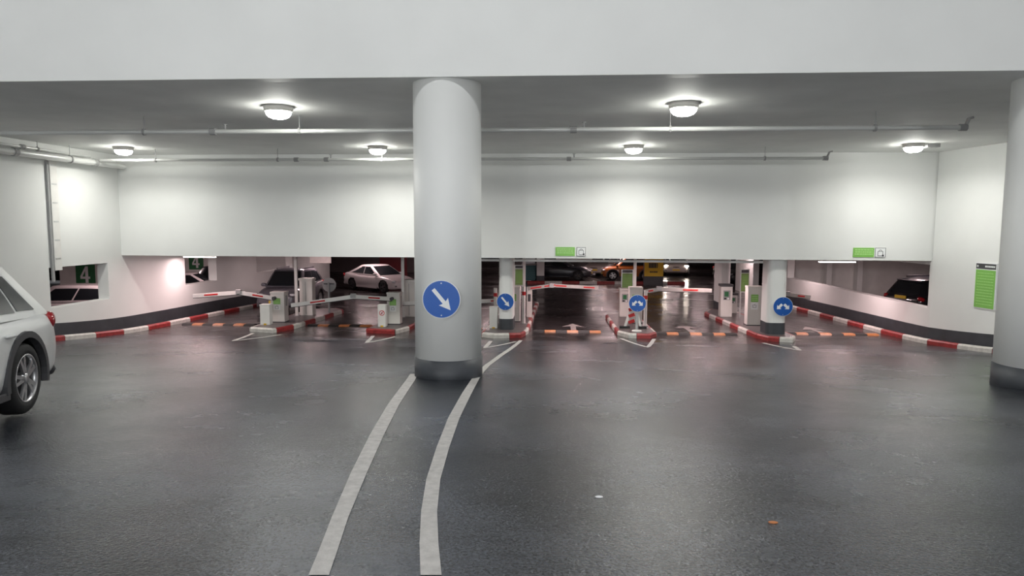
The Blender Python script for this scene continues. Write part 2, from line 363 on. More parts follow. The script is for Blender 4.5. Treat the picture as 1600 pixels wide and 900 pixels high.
# ================================================================== COLUMNS
def round_column(label, cx, cy, r, z0, z1, skirt_h):
    t = thing('round_column', label, 'column', (cx, cy, z0), group='large round columns')
    B().lathe([(0, -.1), (r, -.1), (r, z1-z0), (0, z1-z0)], 64).build('shaft', 'wall', t)
    b = B(); b.lathe([(r, -.1), (r+.014, -.1), (r+.014, skirt_h), (r, skirt_h)], 64); b.build('skirting', 'skirt', t)
    return t
CX = PY(700.5, 500, 10.45).x; RCOL = .515
round_column('big white round column with single arrow sign and dark painted foot', CX, 10.45, RCOL, fz(10.45)-.03, CEIL, .36)
RX = PY(1552, 575, 10.45).x+.62
round_column('big white round column beside the right wall without any sign', RX, 10.45, .55, fz(10.45)-.03, CEIL, .36)
def slim_column(label, x0, x1, y0, y1, z1=BB+.25, skirt=.40, rad=.16, up=0):
    cx, cy = (x0+x1)/2, (y0+y1)/2; z0 = fz(cy)+up
    def ring(g, z):
        out = []
        for sx, sy, a0 in ((1, 1, 0), (-1, 1, 90), (-1, -1, 180), (1, -1, 270)):
            for k in range(6):
                a = math.radians(a0+k*18); out.append(((x1-x0)/2*sx-rad*sx+(rad+g)*math.cos(a), (y1-y0)/2*sy-rad*sy+(rad+g)*math.sin(a), z))
        return out
    def loft(g, za, zb):
        b = B(); n = 24; b.add(ring(g, za)+ring(g, zb), [(k, (k+1) % n, n+(k+1) % n, n+k) for k in range(n)], 0, False); b.add(ring(g, zb), [list(range(n))]); b.add(ring(g, za), [list(range(n))]); return b
    t = thing('slim_column', label, 'column', (cx, cy, z0), group='slim columns at the gates')
    loft(0, .0, z1-z0).build('shaft', 'wall', t); loft(.012, .0, skirt).build('skirting', 'skirt', t); return t
slim_column('slim white column bearing the small single arrow sign', -1.80, -1.36, 20.9, 21.9, skirt=.36, up=.142)
slim_column('slim white column bearing the small double arrow sign', 6.28, 6.84, 20.72, 21.5, skirt=.36, up=.142)
slim_column('slim white column behind the ticket machine on the far right island', 6.64, 7.12, 28.5, 29.5)
slim_column('pale square column with dark foot beside the teal container', -1.32, -.84, 43.6, 44.2, skirt=.45, rad=.03)
slim_column('white pillar behind the grey car beyond the left island', -15.2, -14.8, 40.3, 40.8, rad=.03)
# ================================================================== SIGNS
def arrow_poly(L, sw, hw, hl): return [(-L/2, -sw/2), (L/2-hl, -sw/2), (L/2-hl*1.12, -hw/2), (L/2, 0), (L/2-hl*1.12, hw/2), (L/2-hl, sw/2), (-L/2, sw/2)]
def rotp(poly, a, cx=0, cy=0): c, s = math.cos(a), math.sin(a); return [(cx+x*c-y*s, cy+x*s+y*c) for x, y in poly]
def round_sign(label, c, r, arrows, rz=0, plate=True):
    t = thing('direction_sign', label, 'road sign', c, rz, group='blue round direction signs')
    X, Z = (1, 0, 0), (0, 0, 1)
    B().prism(disc_poly(r, 40), (0, 0, 0), X, Z, (0, .02, 0)).build('rim', 'sign_white', t)
    B().prism(disc_poly(r*.965, 40), (0, -.004, 0), X, Z, (0, .01, 0)).build('disc', 'blue', t)
    for p in arrows: B().prism(p, (0, -.008, 0), X, Z, (0, .006, 0)).build('arrow', 'sign_white', t)
    for s in (-.84, .84): B().prism(disc_poly(r*.035, 10, 0, r*s), (0, -.01, 0), X, Z, (0, .008, 0)).build('bolt', 'galv', t)
    return t
p = PY(690, 467.5, YFA+.02); R0 = .283
one = lambda r: [rotp(arrow_poly(1.42*r, .20*r, .62*r, .52*r), math.radians(-50), .03*r, -.02*r)]
two = lambda r: [rotp(arrow_poly(.72*r, .26*r, .62*r, .30*r), math.radians(-135), -.36*r, -.02*r), rotp(arrow_poly(.72*r, .26*r, .62*r, .30*r), math.radians(-45), .36*r, -.02*r)]
round_sign('large blue round sign with one white arrow on the big round column', (p.x, YFA-.0, p.z), R0, one(R0))
p = PY(789.5, 471.5, 20.86); round_sign('small blue round sign with one white arrow on the slim column', (p.x, 20.86, p.z), .265, one(.265))
p = PY(1223.5, 479, 20.67); round_sign('small blue round sign with two white arrows on the slim column', (p.x, 20.67, p.z), .29, two(.29))
p = PY(996, 474, 21.0); t = round_sign('blue round sign with two white arrows on a short pole', (p.x, 21.0, p.z), .265, two(.265))
zf = fz(21)+.142-p.z
b = B(); b.tube((0, .05, zf), (0, .05, .2), .045); b.build('pole', 'galv', t)
B().lathe([(0, 0), (.16, 0), (.14, .03), (.05, .05), (0, .05)], 20, cen=(0, .05, zf)).build('base', 'white', t)
p = PZ(515, 445, 1.0); p = PY(514.5, 445, 25.4)
t = thing('direction_sign', 'grey back of a round sign on a post behind the left gate', 'road sign', (p.x, 25.4, p.z))
B().prism(disc_poly(.27, 36), (0, 0, 0), (1, 0, 0), (0, 0, 1), (0, -.02, 0)).build('disc', 'grey', t)
B().box(-.2, .2, -.05, -.02, .02, .06).build('bracket', 'dgrey', t); B().tube((0, -.07, fz(25.4)+.142-p.z), (0, -.07, .1), .04).build('pole', 'grey', t)
def text_lines(parent, x0, x1, z0, z1, rows, y, m, seed=1, fill=.55):
    R = random.Random(seed); h = (z1-z0)/rows
    for r in range(rows):
        b = B(); x = x0+R.random()*.03*(x1-x0); zc = z1-(r+.5)*h
        while x < x1-.02*(x1-x0):
            wdt = (x1-x0)*R.uniform(.05, .16); b.box(x, min(x+wdt, x1), y-.003, y, zc-h*fill/2, zc+h*fill/2); x += wdt+(x1-x0)*.025
        b.build('text_line', m, parent)
# green notices + bag pictogram on the bulkhead
for (a, c, e, g), lab, sd in ((((868, 386), (898, 400), (901, 386), (915, 400)), 'green notice with bag pictogram above the middle entry lane', 3), (((1333, 387), (1365, 402), (1367, 388), (1383, 402)), 'green notice with bag pictogram above the opening by the right wall', 5)):
    A, C, E_, G = [PY(*q, YB) for q in (a, c, e, g)]
    t = thing('notice_sign', lab, 'sign', (A.x, YB, C.z), group='green notices on the bulkhead'); W, H = C.x-A.x, A.z-C.z
    bd = B().box(0, W, -.02, 0, 0, H, bev=.004).build('green_board', 'green', t); text_lines(t, .04, W-.04, .06, H-.03, 3, -.02, 'green_lt', sd)
    x0, x1 = E_.x-A.x, G.x-A.x
    B().box(x0, x1, -.02, 0, 0, H).build('pictogram_board', 'sign_white', t)
    f = B(); e2 = .012
    for q in ((x0, x1, 0, e2), (x0, x1, H-e2, H)): f.box(q[0], q[1], -.023, -.02, q[2], q[3])
    for q in ((x0, x0+e2), (x1-e2, x1)): f.box(q[0], q[1], -.023, -.02, 0, H)
    f.build('pictogram_border', 'dgrey', t)
    g = B(); xm = (x0+x1)/2; hw = .075
    for q in ((xm-hw, xm-hw+.012, .04, .17), (xm+hw-.012, xm+hw, .04, .17), (xm-hw, xm+hw, .04, .052), (xm-hw, xm+hw, .165, .177)): g.box(q[0], q[1], -.024, -.02, q[2], q[3])
    for k in range(8):
        a0, a1 = math.pi*k/8, math.pi*(k+1)/8
        for rr in (1,): g.add([(xm+.045*math.cos(a0), -.024, .175+.045*math.sin(a0)), (xm+.045*math.cos(a1), -.024, .175+.045*math.sin(a1)), (xm+.033*math.cos(a1), -.024, .175+.033*math.sin(a1)), (xm+.033*math.cos(a0), -.024, .175+.033*math.sin(a0))], [(0, 1, 2, 3)])
    g.box(xm+.05, xm+.1, -.024, -.02, .03, .075); g.build('bag_pictogram', 'dgrey', t)
# tall green price board on the right wall
Aw, Cw = Vector(RW[2]), Vector(RW[3]); Aw0 = Vector(RW[1])
def on_wall(px, py, A, C):
    d = ray(px, py); e = C-A; n = Vector((-e.y, e.x)); k = ((A-CAM.xy).dot(n))/(Vector((d.x, d.y)).dot(n)); return CAM+d*k
q0, q1 = on_wall(1525, 446, Aw0, Aw), on_wall(1556, 446, Aw0, Aw); qt, qb = on_wall(1525, 411, Aw0, Aw), on_wall(1523, 479, Aw0, Aw)
print('board', q0, q1, qt.z, qb.z)
dd = (q1-q0).xy; ang = math.atan2(dd.y, dd.x)
t = thing('tariff_board', 'tall green notice board with dark header on the right wall', 'sign', (q0.x, q0.y, qb.z), ang); W, H = dd.length, qt.z-qb.z
B().box(-.02, W+.02, -.025, 0, -.02, H+.02).build('frame', 'sign_white', t); B().box(0, W, -.03, -.02, 0, H*.86).build('green_panel', 'green', t)
B().box(0, W, -.03, -.02, H*.88, H).build('header', 'dgrey', t); text_lines(t, W*.45, W*.96, H*.905, H*.975, 1, -.03, 'sign_white', 2); text_lines(t, W*.05, W*.12, H*.9, H*.98, 1, -.03, 'sign_white', 2)
text_lines(t, W*.08, W*.92, H*.05, H*.82, 12, -.03, 'green_lt', 9, .22)
# ================================================================== GATE EQUIPMENT
def pictogram_label(parent, x0, x1, z0, z1, y, sd, bottom=True):
    h = z1-z0
    B().box(x0, x1, y-.006, y, z0+h*.5, z1).build('green_label', 'green', parent); text_lines(parent, x0+.02, x1-.02, z0+h*.56, z1-h*.06, 3, y-.006, 'green_lt', sd)
    if bottom:
        B().box(x0, x1, y-.006, y, z0, z0+h*.47).build('pictogram_plate', 'sign_white', parent)
        g = B(); xm = (x0+x1)/2; zm = z0+h*.22; q = (x1-x0)*.2
        for bx in ((xm-q*1.2, xm-q, zm-q, zm+q), (xm+q, xm+q*1.2, zm-q, zm+q), (xm-q*1.2, xm+q*1.2, zm-q, zm-q*.8), (xm-q*1.2, xm+q*.2, zm+q*.8, zm+q), (xm+q*.2, xm+q*.4, zm+q*.4, zm+q*1.5)): g.box(bx[0], bx[1], y-.009, y-.006, bx[2], bx[3])
        g.build('pictogram', 'dgrey', parent)
def barrier(label, x0, x1, y, h, boom, dep=.36, lab=True, sd=1, bm_='white'):
    cx = (x0+x1)/2; z0 = fz(y)+.142; W = x1-x0
    t = thing('barrier_gate', label, 'barrier gate', (cx, y+dep/2, z0), group='barrier gates of the lanes')
    B().box(-W/2, W/2, -dep/2, dep/2, 0, h, bev=.015).build('cabinet', 'cabinet', t)
    B().box(-W/2-.01, W/2+.01, -dep/2-.01, dep/2+.01, h-.05, h+.012, bev=.01).build('lid', 'cabinet', t)
    B().box(W/2, W/2+.006, -.05, .08, .55, h-.12).build('side_panel', 'grey', t)
    B().box(-W/2-.015, W/2+.015, -dep/2-.015, dep/2+.015, 0, .035).build('plinth', 'dgrey', t)
    if lab: pictogram_label(t, -W*.28, W*.22, h*.42, h*.80, -dep/2, sd)
    # boom: list of world points; a folding arm with a hinge between its two halves
    P = [Vector(q)-Vector((cx, y+dep/2, z0)) for q in boom]
    bh = .125
    for i, (a, c) in enumerate(zip(P, P[1:])):
        d = (c-a); L = d.length; u = d/L; up = u.cross(Vector((0, 1, 0))).normalized()
        if up.z < 0: up = -up
        s_ = B().prism([(0, -bh/2), (L, -bh/2), (L, bh/2), (0, bh/2)], a+Vector((0, -.03, 0)), u, up, (0, .06, 0)).build('boom', bm_, t)
        for k in range(1):
            q0 = L*(.45 if i else .30); ln = min(.5, L*.3)
            B().prism([(q0, -.025), (q0+ln, -.025), (q0+ln, .025), (q0, .025)], a+Vector((0, -.034, 0)), u, up, (0, .005, 0)).build('red_stripe', 'red', s_)
        B().prism([(0, -bh/2-.018), (L, -bh/2-.018), (L, -bh/2), (0, -bh/2)], a+Vector((0, -.032, 0)), u, up, (0, .064, 0)).build('rubber_edge', 'black', s_)
    for q in P[1:-1]: B().box(q.x-.09, q.x+.09, q.y-.05, q.y+.05, q.z-.04, q.z+.10, bev=.01).build('hinge', 'grey', t)
    B().tube(P[0]+Vector((0, -.05, 0)), P[0]+Vector((0, .2, 0)), .06).build('boom_pivot', 'dgrey', t)
    return t
def bp(y, *px): return [PY(a, c, y) for a, c in px]
barrier('barrier gate with folding boom lowered towards the left wall', -9.52, -9.05, 22.0, 1.02, bp(21.93, (428, 466), (373, 457), (302, 462.5)), sd=1)
barrier('barrier gate with folding boom lowered to the left island, beside the round column', -5.55, -5.12, 21.85, 1.05, bp(21.78, (612, 467), (552, 463.5), (455, 477)), sd=2)
barrier('barrier gate behind the slim single arrow column, boom pointing at the round column', -1.72, -1.25, 22.95, 1.2, bp(22.8, (800, 469), (745, 471), (628, 474)), sd=3)
barrier('barrier gate on the pole sign island with boom lowered across the lane', 2.42, 2.86, 23.0, 1.22, bp(23.3, (1006, 456), (1030, 452), (1112, 454)), sd=4, bm_='boom_shaded')
barrier('barrier gate with pictogram label beside the slim double arrow column', 6.26, 6.73, 22.8, 1.3, bp(23.25, (1195, 459), (1230, 460), (1266, 464.5)), sd=5, bm_='boom_shaded')
# fourth entry boom on its own striped post
def striped_post(label, px, py0, py1, y, boom=None, z0=None, r=.055):
    a = PY(px, py0, y); zf = fz(y)+.142 if z0 is None else z0
    t = thing('striped_post', label, 'post', (a.x, y, zf), group='white posts with red bands'); h = a.z-zf
    B().tube((0, 0, 0), (0, 0, h), r, n=18).build('post', 'white', t)
    for k in range(1): B().tube((0, 0, h-.26), (0, 0, h-.14), r+.004, n=18).build('red_band', 'red', t)
    B().tube((0, 0, h), (0, 0, h+.02), r+.006, n=18).build('cap', 'white', t); B().tube((0, 0, 0), (0, 0, .03), r+.05, n=18).build('foot', 'grey', t)
    return t
striped_post('white post with red band left of the slim single arrow column', 774, 451, 487, 22.3)
striped_post('white post with red band right of the slim single arrow column', 818.5, 449, 510, 22.5)
striped_post('white post with red band beside the double arrow pole sign', 1009, 455, 515, 22.3)
t = thing('barrier_gate', 'slim barrier gate with folding boom reaching over the middle entry lane', 'barrier gate', (-1.0, 24.6, fz(24.6)+.142))
z_ = PY(826, 450, 24.6).z-(fz(24.6)+.142)
B().box(-.1, .1, -.12, .12, 0, z_+.05, bev=.02).build('cabinet', 'cabinet', t); B().box(-.05, .05, -.13, -.12, z_*.55, z_*.8).build('keypad', 'dgrey', t)
P = [q-Vector((-1.0, 24.6, fz(24.6)+.142)) for q in bp(24.45, (826, 451), (862, 446), (935, 450))]
for a, c in zip(P, P[1:]):
    d = c-a; L = d.length; u = d/L; up = u.cross(Vector((0, 1, 0))); up = up if up.z > 0 else -up
    s_ = B().prism([(0, -.06), (L, -.06), (L, .06), (0, .06)], a, u, up, (0, .06, 0)).build('boom', 'boom_shaded', t)
    for k in range(2): B().prism([(L*(.08+.6*k), -.025), (L*(.08+.6*k)+.4, -.025), (L*(.08+.6*k)+.4, .025), (L*(.08+.6*k), .025)], a+Vector((0, -.006, 0)), u, up, (0, .006, 0)).build('red_stripe', 'red', s_)
B().box(P[1].x-.08, P[1].x+.08, P[1].y-.03, P[1].y+.08, P[1].z-.08, P[1].z+.08).build('hinge', 'grey', t)
# low white boxes at the island noses
def low_box(label, x0, x1, y, h, sticker=None):
    t = thing('guard_box', label, 'guard post', ((x0+x1)/2, y+.13, fz(y)+.142), group='low white boxes at the island noses'); W = x1-x0
    B().box(-W/2, W/2, -.13, .13, 0, h, bev=.02).build('body', 'white', t); B().box(-W/2-.006, W/2+.006, -.136, .136, h-.03, h+.008, bev=.008).build('lid', 'white', t)
    B().box(-.04, .05, -.137, -.128, .0, .05).build('reflector', 'yellow', t)
    if sticker:
        X, Z = (1, 0, 0), (0, 0, 1); s_ = B().prism(disc_poly(.085, 24), (0.01, -.134, h*.64), X, Z, (0, .005, 0)).build('sticker', 'red', t)
        B().prism(disc_poly(.062, 24), (0.01, -.137, h*.64), X, Z, (0, .004, 0)).build('sticker_face', 'sign_white', s_)
        B().prism(rotp([(-.07, -.01), (.07, -.01), (.07, .01), (-.07, .01)], .8), (0.01, -.14, h*.64), X, Z, (0, .004, 0)).build('sticker_bar', 'red', s_)
        B().box(-.01, .03, -.1385, -.136, h*.64-.035, h*.64+.03).build('sticker_figure', 'dgrey', s_)
low_box('low white box in front of the cabinet on the left island', -9.60, -9.28, 21.35, .66)
low_box('low white box with round red prohibition sticker beside the round column', -5.70, -5.44, 21.25, .70, True)
low_box('low white box left of the slim single arrow column', -2.12, -1.86, 21.2, .68)
# ticket machines
def terminal(label, x0, x1, y, h, dark_top=False, dep=.36, screen=True, sd=1):
    t = thing('ticket_machine', label, 'ticket machine', ((x0+x1)/2, y+dep/2, fz(y)+.142), group='ticket machines on the islands'); W = x1-x0
    B().box(-W/2, W/2, -dep/2, dep/2, 0, h, bev=.025).build('body', 'cabinet', t)
    B().box(-W/2-.02, W/2+.02, -dep/2-.03, dep/2+.02, h-.02, h+.06, bev=.012).build('hood', 'dgrey' if dark_top else 'cabinet', t)
    if screen:
        B().box(-W*.3, W*.3, -dep/2-.008, -dep/2+.01, h*.55, h*.86).build('screen_panel', 'grey', t); B().box(-W*.2, W*.15, -dep/2-.014, -dep/2-.006, h*.66, h*.82).build('screen', 'green_dk', t)
        B().box(-W*.22, -W*.05, -dep/2-.014, -dep/2-.006, h*.57, h*.62).build('ticket_slot', 'black', t); B().box(.02, W*.2, -dep/2-.014, -dep/2-.006, h*.57, h*.62).build('button', 'sign_white', t)
    else: B().box(-W*.02, W*.02, -dep/2-.006, -dep/2+.01, .05, h-.08).build('seam', 'grey', t)
    return t
terminal('plain pale ticket machine on the left island, seen from its back', -9.36, -8.88, 24.15, 1.30, screen=False)
terminal('plain pale ticket machine mostly hidden behind the round column', -5.56, -5.08, 24.15, 1.28, screen=False)
terminal('ticket machine with screen beside the green totem of the pole sign island', 2.28, 2.66, 24.95, .98)
terminal('ticket machine with dark hood in front of the far slim column', 5.98, 6.40, 25.3, 1.14, True)
terminal('small ticket machine with dark hood between the totem and the far slim column', 6.62, 6.92, 26.6, .72, True, .25)
# green totems
def totem(label, pa, pb, y, foot=True):
    a, c = PY(*pa, y), PY(*pb, y); zf = fz(y)+.142
    t = thing('info_totem', label, 'sign', ((a.x+c.x)/2, y, zf), group='green information totems'); W = c.x-a.x; z0, z1 = c.z-zf, a.z-zf
    B().box(-W/2, W/2, -.03, .03, z0, z1, bev=.006).build('frame', 'galv', t); B().box(-W/2+.03, W/2-.03, -.036, -.03, z0+.04, z1-.14).build('green_panel', 'green_dull', t)
    B().box(-W/2+.03, W/2-.03, -.036, -.03, z1-.12, z1-.02).build('header', 'dgrey', t); text_lines(t, -W/2+.06, W/2-.06, z0+.1, z1-.2, 9, -.036, 'green', 4, .25)
    for s in (-1, 1): B().box(s*(W/2-.03)-.02, s*(W/2-.03)+.02, -.02, .02, 0, z0).build('leg', 'galv', t)
totem('green totem beside the slim single arrow column', (804, 414), (818, 447), 24.2)
totem('green totem behind the double arrow pole sign', (971, 421), (989, 456), 25.6)
totem('green totem leaning behind the cabinet of the double arrow column', (1157, 421), (1170, 457), 24.9)
# cable poles up to the ceiling
for px, y, lab in ((462.5, 23.9, 'thin white cable pole beside the ticket machine on the left island'), (629.5, 23.8, 'thin white cable pole at the left edge of the round column'), (819, 24.9, 'thin white cable pole beside the slim single arrow column'), (992, 24.2, 'thin white cable pole above the pole sign island')):
    p = PY(px, 430, y); t = thing('cable_pole', lab, 'pole', (p.x, y, fz(y)+.142), group='cable poles from island to ceiling')
    B().box(-.05, .05, -.04, .04, 0, BB+.25-fz(y)-.142).build('pole', 'white', t); B().box(-.09, .09, -.08, .08, 0, .03).build('foot', 'grey', t)
# folded red and white road block behind the pole sign
t = thing('road_block', 'red and white striped folded trestle behind the double arrow pole sign', 'trestle', (2.42, 21.75, fz(21.75)+.142))
for s in (-1, 1):
    B().prism([(s*.02, .75), (s*.09, .75), (s*.30, 0), (s*.22, 0)], (0, 0, 0), (1, 0, 0), (0, 0, 1), (0, .06, 0)).build('leg', 'white', t)
    B().box(s*.26-.16, s*.26+.16, -.05, .12, 0, .07, bev=.02).build('foot', 'black', t)
for k in range(3): B().prism(rotp([(-.10, -.05), (.10, -.05), (.10, .05), (-.10, .05)], .35, -.05, .22+.2*k), (0, -.02, 0), (1, 0, 0), (0, 0, 1), (0, .02, 0)).build('red_panel', 'red', t)
# ================================================================== CEILING LIGHTS
def ceiling_light(label, x, y, dim=1):
    t = thing('ceiling_light', label, 'ceiling light', (x, y, CEIL), group='round ceiling lights before the gates')
    B().lathe([(0, 0), (.26, 0), (.25, -.08), (.235, -.10), (0, -.10)], 32).build('housing', 'cabinet', t)
    B().lathe([(.225, -.10), (.215, -.14), (.18, -.185), (.11, -.215), (0, -.225)], 32).build('diffuser', 'lens_on', t)
    lamp('lamp', (0, 0, -.235), GATE_W*dim, (1, .985, .93), .34, parent=t, spread=160)
    return t
for px, py, y, lab in ((435, 177, 12.2, 'round ceiling light in the front row left of the round column'), (1068, 174, 12.2, 'round ceiling light in the front row right of the round column'), (193, 235, 18.4, 'round ceiling light near the left wall conduits'), (590, 238, 18.5, 'round ceiling light in the rear row beside the round column'), (990, 237, 18.5, 'round ceiling light in the rear row above the middle entry'), (1427, 231, 18.4, 'round ceiling light with small box near the right wall')):
    p = PY(px, py, y); t = ceiling_light(lab, p.x, y, {193: .62, 1427: .85}.get(px, 1))
    if px == 1427: B().box(.3, .62, -.1, .1, -.1, 0, bev=.01).build('emergency_box', 'grey', t)
for x in (-8.6, -1.7, 6.2):
    t = thing('high_ceiling_light', 'bright round lamp on the high ceiling over the ramp', 'ceiling light', (x, 2, HC), group='lamps of the high ceiling')
    B().lathe([(0, 0), (.28, 0), (.26, -.14), (0, -.14)], 28).build('housing', 'cabinet', t); B().lathe([(.24, -.14), (.2, -.18), (0, -.2)], 28).build('diffuser', 'lens_on', t)
    lamp('lamp', (0, 0, -.22), NEAR_W*(1.9 if x == -1.7 else .6), (.97, .985, 1), .4, parent=t)
    for zl, lab in ((8.0, 'round floodlight in the upper row on the back wall of the ramp'), (5.0, 'added fill floodlight in the lower row on the back wall of the ramp')):  # both rows unseen; lower one added as fill for column foot and bulkhead
        t = thing('unseen_floodlight', lab, 'wall light', (x, -12, zl), group='floodlights of the back wall')
        B().lathe([(0, 0), (.2, 0), (.18, .14), (0, .14)], 28, axis='y').build('housing', 'cabinet', t); B().lathe([(.17, .14), (.14, .2), (0, .23)], 28, axis='y').build('diffuser', 'lens_on', t)
        d = bpy.data.lights.new('lamp', 'POINT'); d.energy = BACK_W*(.5 if zl > 6 else 1); d.color = (.97, .985, 1); d.shadow_soft_size = .2
        o = bpy.data.objects.new('lamp', d); COL.objects.link(o); o.location = (0, .5, 0); o.parent = t
# hall luminaires
PINK = (1, .73, .735)
def batten(label, x, y, z=2.3, rz=0, watts=HALL_W, L=1.2, grp='fluorescent battens in the hall'):
    t = thing('fluorescent_batten', label, 'ceiling light', (x, y, z), rz, grp)
    B().box(-L/2, L/2, -.07, .07, -.01, .06, bev=.01).build('tray', 'white', t); B().box(-L/2+.02, L/2-.02, -.06, .06, -.045, -.01, bev=.012).build('diffuser', 'tube_on', t)
    for s in (-1, 1): B().tube((s*L*.35, 0, .06), (s*L*.35, 0, BB+.25-z), .006, n=8).build('hanger', 'galv', t)
    lamp('lamp', (0, 0, -.055), watts, PINK, L*.9, .1, parent=t)
for px, py, z, lab in ((312, 400.5, 2.24, 'lit fluorescent batten just below the bulkhead beside the left wall'), (897, 405, 2.26, 'lit fluorescent batten just below the bulkhead above the middle entry'), (1102, 407, 2.24, 'lit fluorescent batten just below the bulkhead before the far slim column'), (1308, 408, 2.24, 'lit fluorescent batten just below the bulkhead beside the right wall')):
    p = PZ(px, py, z); batten(lab, p.x, max(p.y, 21.5), z, watts=50 if px == 312 else 80)
batten('unseen fill batten added behind the bulkhead to brighten the left wall', -11.3, 21.6, 2.5, 0, 70)  # extra hidden lamp, added to brighten the left hall wall
for y in (29, 37, 46, 57, 68):  # out-of-view grid, put in to light the deep hall
    for x in (-10.5, -3.5, 3.5, 9.5):
        batten('unseen fluorescent batten added to light the deep parking hall', x, y, 2.45, 0, HALL_W)
for x, y in ((-17.5, 17), (-16.5, 24.5), (-16, 32.5), (-22, 26), (-22, 36), (13.5, 21.5), (14.5, 28.5)):  # out-of-view lamps, put in to brighten the side bays
    batten('unseen fluorescent batten added to light the bay beyond a side wall', x, y, 2.45, math.pi/2, HALL_W, grp='unseen battens lighting the side bays')
t = thing('cable_trunking', 'long white cable trunking under the bulkhead edge over the entry lanes', 'trunking', (-3.2, 21.1, 2.265))
B().box(0, 9.4, -.04, .04, 0, .07).build('channel', 'white', t)
for k in range(5): B().box(.6+2*k, .64+2*k, -.02, .02, .07, .37).build('hanger', 'galv', t)
# ================================================================== PIPES
def pipe_run(label, a, c, r, hang, heads, coup, end_up=True, top=CEIL):
    t = thing('sprinkler_pipe', label, 'pipe', a); a, c = Vector(a), Vector(c); d = c-a; L = d.length; u = d/L
    B().tube((0, 0, 0), d, r, n=20).build('pipe', 'pipe', t)
    for s in hang:
        p = u*s; B().tube(p, p+Vector((0, 0, top-a.z)), .008, n=8).build('hanger_rod', 'grey', t)
        B().tube(p-u*.02, p+u*.02, r+.02, n=16).build('hanger_ring', 'grey', t)
    for s in coup: B().tube(u*s-u*.06, u*s+u*.06, r+.022, n=16).build('coupling', 'grey', t)
    for s in heads:
        p = u*s; h = B(); h.tube(p, p+Vector((0, 0, .13)), .018, n=10); h.tube(p+Vector((0, 0, .13)), p+Vector((0, 0, .14)), .045, n=12); h.build('sprinkler_head', 'grey', t)
    if end_up:
        p = d; h = B(); h.tube(p-u*.1, p+u*.03, r+.018, n=14); h.tube(p, p+Vector((.06, 0, .16)), r*.7, n=12); h.tube(p+Vector((.06, 0, .16)), p+Vector((.14, 0, .18)), r*.5, n=10); h.build('end_elbow', 'grey', t)
    return t
y1 = 13.2; z1 = PY(1000, 202, y1).z; xe = PY(1508, 194, y1).x
hx = lambda px, py, y: PY(px, py, y).x
X0 = XL+.52
pipe_run('front sprinkler pipe hung below the ceiling across the ramp', (X0, y1, z1), (xe, y1, z1), .045, [hx(p, 203, y1)-X0 for p in (225, 468, 1047, 1367)], [hx(p, 203, y1)-X0 for p in (352, 912)], [hx(p, 203, y1)-X0 for p in (333, 896)])
y2 = 18.95; z2 = PY(640, 249, y2).z; xe = PY(1292, 245, y2).x
pipe_run('rear sprinkler pipe hung before the bulkhead', (X0, y2, z2), (xe, y2, z2), .04, [hx(p, 248, y2)-X0 for p in (243, 434, 597, 1195)], [hx(p, 248, y2)-X0 for p in (517, 897)], [hx(p, 248, y2)-X0 for p in (463, 510, 889)])
pipe_run('thick conduit pipe running high along the left wall', (XL+.4, 8.5, 5.12), (XL+.4, 20.2, 5.12), .085, [2, 6.0, 9.4], [], [3.5, 7.5, 10.4], False)
pipe_run('thin conduit pipe high in the corner of the left wall', (XL+.2, 8.5, 5.3), (XL+.2, 19.0, 5.3), .035, [1, 5, 8.5], [], [4, 8], False)
p = PX(77, 330, XL); t = thing('cable_trunking', 'vertical cable trunking on the left wall ending at the opening', 'trunking', (XL, p.y, 0))
zb, zt = PX(80, 423, XL).z, 5.05
B().box(.004, .08, .0, .26, zb, zt).build('channel', 'white', t); B().box(.004, .06, -.07, -.0, zb-.3, zt).build('conduit', 'grey', t)
for k in range(6): B().box(.08, .086, .04, .22, zb+.3+k*.5, zb+.34+k*.5).build('clip', 'galv', t)
